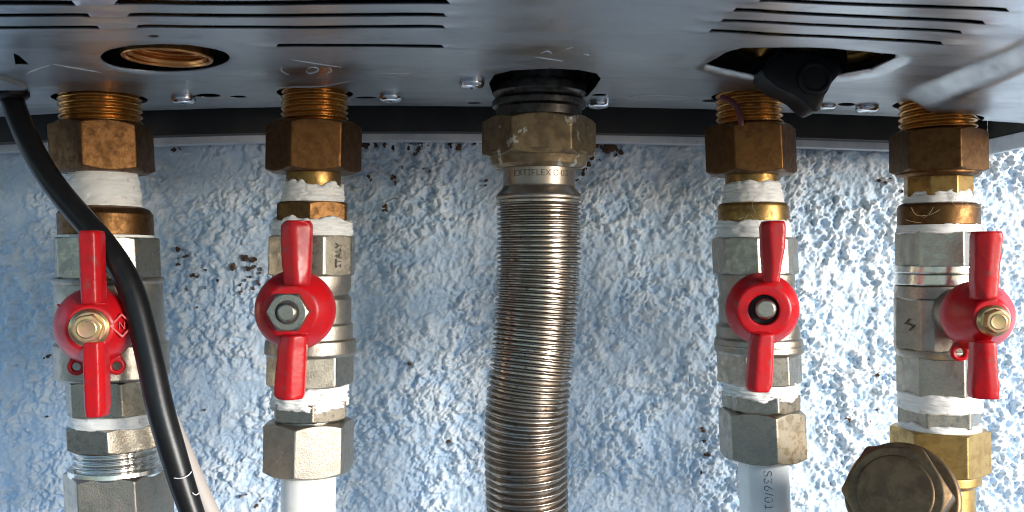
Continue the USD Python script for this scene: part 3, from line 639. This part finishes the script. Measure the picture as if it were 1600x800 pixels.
TOP4 = [(345, 1200, 1206, 1222, 1227, .2655), (353, 1196, 1204, 1225, 1229), (385, 1197, 1206, 1224, 1228), (415, 1199, 1208, 1219, 1222), (442, 1201, 1207, 1214, 1219)]
BOT4 = [(522, 1184, 1190, 1206, 1211, .2655), (545, 1179, 1186, 1206, 1210), (580, 1176, 1184, 1205, 1209), (606, 1173, 1182, 1203, 1207), (614, 1177, 1183, 1198, 1202)]
h, C, n, H = handle(vl, 1190, 482, 57, 40, .2795, .2715, -10, TOP4, BOT4, hollow=23, dome=1.0)
stem(vl, c, 482, C, n); O = C + n * H
part(vl, 'spindle', orient(lathe([(0, -.006), (16 * .27 / F, -.006), (16 * .27 / F, .0012), (13 * .27 / F, .0019), (0, .0019)], 40), O + np.array([.0004, 0, .0003]), n), 'nickel')
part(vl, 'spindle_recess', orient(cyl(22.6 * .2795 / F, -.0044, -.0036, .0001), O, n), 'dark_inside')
k = thing('compression_fitting', 'stained nickel compression nut above the printed white pipe', 'pipe fitting', c.at(690), 'nickel compression fittings under the valves')
part(k, 'seal_tape', c.tape(58, 59, 602, 630, 33, ragged=.0022, lump=.0013), 'ptfe')
part(k, 'hex_collar', c.nut(62, 621, 649, -5, 6, cham=.08), 'nickel')
part(k, 'thread', c.thread(44, 645, 662, .0012, .0004), 'chrome')
part(k, 'compression_nut', c.nut(70, 650, 731, -11, 6, cham=.14), 'nickel')
pp = thing('white_pipe', 'white plastic pipe with dark printed figures at bottom', 'pipe', c.at(770), 'white plastic pipes')
tb = part(pp, 'tube', c.cyl(40, 722, 1900), 'plastic_white')
part(tb, 'lettering', c.put(curved_text('S36/01', .0026, c.r(40), c.z(766, 40), c.view + math.radians(9), .00008, vertical=True)), 'ink', smooth=False)

# ---- run 5 (far right)
c = cols[5]
u = thing('brass_union', 'brass union nut at far right with hemp strands under it', 'pipe fitting', c.at(230), 'brass union fittings screwed to the boiler')
part(u, 'thread', c.thread(63, 130, 204, .0020, .0012), 'brass_thread')
part(u, 'union_nut', c.nut(79, 197, 264, -4, cham=.10), 'brass')
part(u, 'nut_skirt', c.turn([(60, 256), (68, 257), (68, 268), (62, 273), (50, 274)]), 'brass')
part(u, 'neck', c.nut(56, 266, 305, 10, 8, cham=.03), 'brass_neck')
part(u, 'seal_tape', c.tape(53, 58, 296, 322, 41, ragged=.0016, lump=.0008), 'ptfe')
part(u, 'collar', c.turn([(54, 314), (63, 317), (66, 322), (66, 350), (58, 352)]), 'brass')
part(u, 'seal_tape', c.tape(65, 69, 347, 364, 42, ragged=.0008, lump=.0005), 'ptfe')
part(u, 'hemp_fibre', fibres([np.array(c.at(325)) + [.001, -.0135, 0], np.array(c.at(312)) + [.003, -.0125, 0], np.array(c.at(340)) + [-.009, -.011, 0]], 9, 8, .008), 'fibre', kind='stuff')
vl = thing('ball_valve', 'nickel ball valve at far right, red handle with gold bolt turned to the side', 'valve', c.at(490), 'ball valves with red butterfly handles')
part(vl, 'end_nut', c.nut(70, 360, 418, 4, 6, cham=.04), 'nickel')
part(vl, 'ring', c.cyl(73, 415, 428, .0003), 'chrome')
part(vl, 'ring', c.cyl(72, 429, 447, .0003), 'chrome')
part(vl, 'body', c.turn([(66, 446), (71, 449), (71, 468), (63, 476), (63, 544), (71, 552), (71, 556), (67, 563), (58, 565)]), 'nickel_cast')
part(vl, 'body_boss', c.nut(78, 468, 553, 16, 6, cham=.05, rfac=.93), 'nickel_cast')
part(vl, 'end_nut', c.nut(69, 561, 624, 4, 6, cham=.05), 'nickel')
em = cat([tm(Manifold.cube((.0042, .0006, .0003), True).translate((0, .0021, 0))), tm(Manifold.cube((.0042, .0006, .0003), True).translate((0, -.0021, 0))), tm(Manifold.cube((.0006, .0030, .0003), True).rotate((0, 0, 30)))])
em.apply_scale([.62, .62, .8]); em.apply_transform(trimesh.transformations.rotation_matrix(.75, [0, 0, 1])); a8 = c.view - math.radians(40); nn = np.array([math.sin(a8), -math.cos(a8), 0]); zt = c.z(510, 70)
part(vl, 'emblem', orient(em, np.array([c.x(zt), YC + c.D, ZC + zt]) + nn * (c.r(70.2)), nn), 'grey_thread')
TOP5 = [(361, 1535, 1550, 1564, 1568, .262), (368, 1533, 1550, 1566, 1570), (430, 1532, 1546, 1560, 1564), (468, 1534, 1543, 1557, 1561)]
BOT5 = [(535, 1532, 1542, 1555, 1559, .262), (560, 1531, 1544, 1557, 1561), (612, 1528, 1547, 1560, 1564), (625, 1530, 1548, 1559, 1562)]
h, C, n, H = handle(vl, 1524, 492, 56, 27, .2775, .2635, -9, TOP5, BOT5, ears=((1497, 550),), dome=.75)
stem(vl, c, 492, C, n); O = C + n * H; flange_bolt(h, O + np.array([.0003, 0, -.0008]), n, 25 * .2635 / F, rot=.4)
k = thing('strainer', 'brass strainer at bottom right with a big dark hexagonal cap facing out', 'strainer', c.at(760))
part(k, 'seal_tape', c.tape(67, 68, 621, 650, 43, ragged=.0010, lump=.0004), 'ptfe')
part(k, 'hex_collar', c.nut(68, 642, 674, 14, 6, cham=.05), 'nickel')
part(k, 'seal_tape', c.tape(65, 67, 668, 690, 44, ragged=.0010, lump=.0006), 'ptfe')
part(k, 'body_nut', c.nut(80, 682, 752, 2, 6, cham=.07), 'brass_gold')
part(k, 'body', c.turn([(58, 748), (66, 750), (66, 764), (56, 768), (56, 900), (60, 1000), (60, 1300)]), 'brass_gold')
fc = P(1398, 769, .245); fl = P(1420, 786, .2595); ax = P(1468, 860, .30)
nd = fc - fl; nd = nd / np.linalg.norm(nd); nd = np.array([-.46, -.80, .30]); nd /= np.linalg.norm(nd)
rh = 82 * .245 / F
cap = part(k, 'hex_cap', orient(prism(rh, -.013, 0, 6, math.radians(4), cham=.14, both=False, rfac=.985), fc, nd), 'brass_dark', smooth=28)
part(cap, 'cap_disc', orient(lathe([(rh * .70, -.0002), (rh * .70, .0002), (rh * .66, .00045), (0, .0005)], 60), fc, nd), 'brass_dark')
fo = fc - nd * .0125
part(cap, 'cap_flange', orient(lathe([(rh * 1.02, -.006), (rh * 1.08, -.0045), (rh * 1.08, -.0006), (rh * 1.04, 0), (rh * .8, 0)], 72), fo, nd), 'brass_dark')
L_ = np.linalg.norm(ax - fo); part(k, 'branch', orient(lathe([(rh * .80, -.045), (rh * .86, -.02), (rh * .92, -.005)], 60), fo, nd), 'brass_gold')

# ------------------------------------------------------------------ cables
cab = thing('black_cable', 'thick black cable curving down from the boiler across the left valve', 'cable', P(160, 400, .275))
cp = [(8, 118, .2855), (22, 165, .2835), (42, 215, .281), (82, 285, .2785), (128, 341, .2775), (172, 394, .2768), (204, 450, .2762), (222, 510, .2755), (237, 575, .2745), (251, 640, .2735), (268, 700, .273), (287, 762, .273), (305, 815, .273), (330, 900, .274)]
cw = [19, 19.5, 20, 20.5, 21.5, 22, 22.5, 23, 23.5, 24, 23.5, 22, 20.5, 20]
part(cab, 'sheath', tube([P(*q_) for q_ in cp], [w_ * q_[2] / F * .88 for w_, q_ in zip(cw, cp)], 32, 10), 'cable_black', smooth=60)
def scuff(pts, w): return tube([P(*q_) for q_ in pts], w, 6, 4)
part(cab, 'scuff', scuff([(266, 743, .2703), (273, 747, .2693), (284, 747, .2689), (295, 742, .2695), (299, 737, .2703)], .00015), 'scuff_white')
part(cab, 'scuff', scuff([(301, 770, .2701), (307, 773, .2699), (311, 770, .2703)], .00015), 'scuff_white')
c2 = thing('grey_cable', 'thin grey cable behind the black cable at bottom left', 'cable', P(310, 760, .285))
part(c2, 'sheath', tube([P(255, 610, .284), P(272, 665, .284), P(292, 720, .284), P(316, 778, .284), P(340, 830, .285), P(365, 890, .286)], [.0012, .0022, .0028, .0030, .0030, .0030], 20), 'cable_grey', smooth=60)

# ------------------------------------------------------------------ dirt on the wall, rust under the rail, loose fibres
def blobs(spots, seed, thick=.0007):
    rng = np.random.default_rng(seed); out_ = []
    for x, y, s in spots:
        for _ in range(int(rng.integers(2, 5))):
            b_ = trimesh.creation.icosphere(2, 1.0); v_ = np.array(b_.vertices); v_ *= (1 + .9 * (meshkit.fbm(v_ * 2.1 + rng.uniform(0, 50), 3) - .5))[:, None]
            r_ = s * .248e-3 * rng.uniform(.32, .68); v_ *= [r_ * rng.uniform(.7, 1.3), thick + r_ * .4, r_ * rng.uniform(.7, 1.3)]
            o_ = P(x, y, .3585) + [rng.normal() * s * .00012, 0, rng.normal() * s * .00012]; b_.vertices = v_ + o_; out_.append(b_)
    return cat(out_)
spots = [(277, 390, 3.5), (291, 401, 3.5), (279, 404, 2), (278, 413, 3), (302, 430, 5), (292, 452, 3), (320, 422, 2), (340, 438, 3.5), (321, 450, 2), (308, 481, 1.5), (366, 417, 6), (380, 406, 7), (387, 401, 6), (393, 408, 6), (398, 404, 3), (390, 421, 4), (400, 417, 2.5),
         (408, 420, 3), (405, 427, 2.5), (391, 433, 2), (384, 439, 2), (404, 442, 3.5), (396, 450, 3), (376, 446, 2.5), (376, 458, 2.5), (76, 556, 4), (70, 560, 2), (73, 651, 2), (86, 556, 2),
         (575, 276, 5), (578, 283, 3), (615, 279, 5), (617, 285, 3), (628, 263, 3), (661, 262, 3), (650, 240, 4), (600, 323, 5), (603, 328, 3), (620, 311, 2.5), (655, 250, 3), (760, 283, 4), (705, 690, 4), (640, 568, 3.5), (672, 268, 2),
         (375, 776, 4), (401, 791, 5), (408, 783, 3), (386, 772, 2), (320, 640, 2), (1098, 672, 4), (1101, 690, 3), (1104, 714, 5), (1118, 680, 2), (1095, 738, 2), (1325, 652, 5), (1332, 648, 3), (1358, 658, 3), (1371, 585, 3), (1323, 633, 2), (1372, 640, 2),
         (1374, 283, 4), (1384, 281, 4), (1410, 297, 3), (1415, 318, 3), (1000, 700, 1.5), (960, 520, 1.5), (1340, 700, 1.5), (1570, 420, 1.5)]
solo('dirt_specks', blobs(spots, 4), 'dirt', 'dark brown specks of dirt scattered over the stucco wall', 'dirt', kind='stuff')
rs = [(565, 228, 6), (575, 230, 7), (588, 229, 6), (602, 227, 5), (614, 229, 5), (640, 228, 6), (655, 230, 7), (666, 228, 4), (705, 227, 6), (716, 230, 6), (744, 226, 4), (930, 228, 6), (944, 232, 7), (958, 229, 8), (968, 236, 6), (955, 226, 6), (938, 252, 3), (921, 255, 5), (916, 262, 5), (910, 272, 4), (902, 280, 3), (270, 232, 4), (280, 231, 3), (1300, 231, 2), (962, 243, 3), (926, 246, 4)]
solo('rust_patches', blobs(rs, 6, .0006), 'rust', 'rusty brown patches on the wall below the white rail', 'rust', kind='stuff')
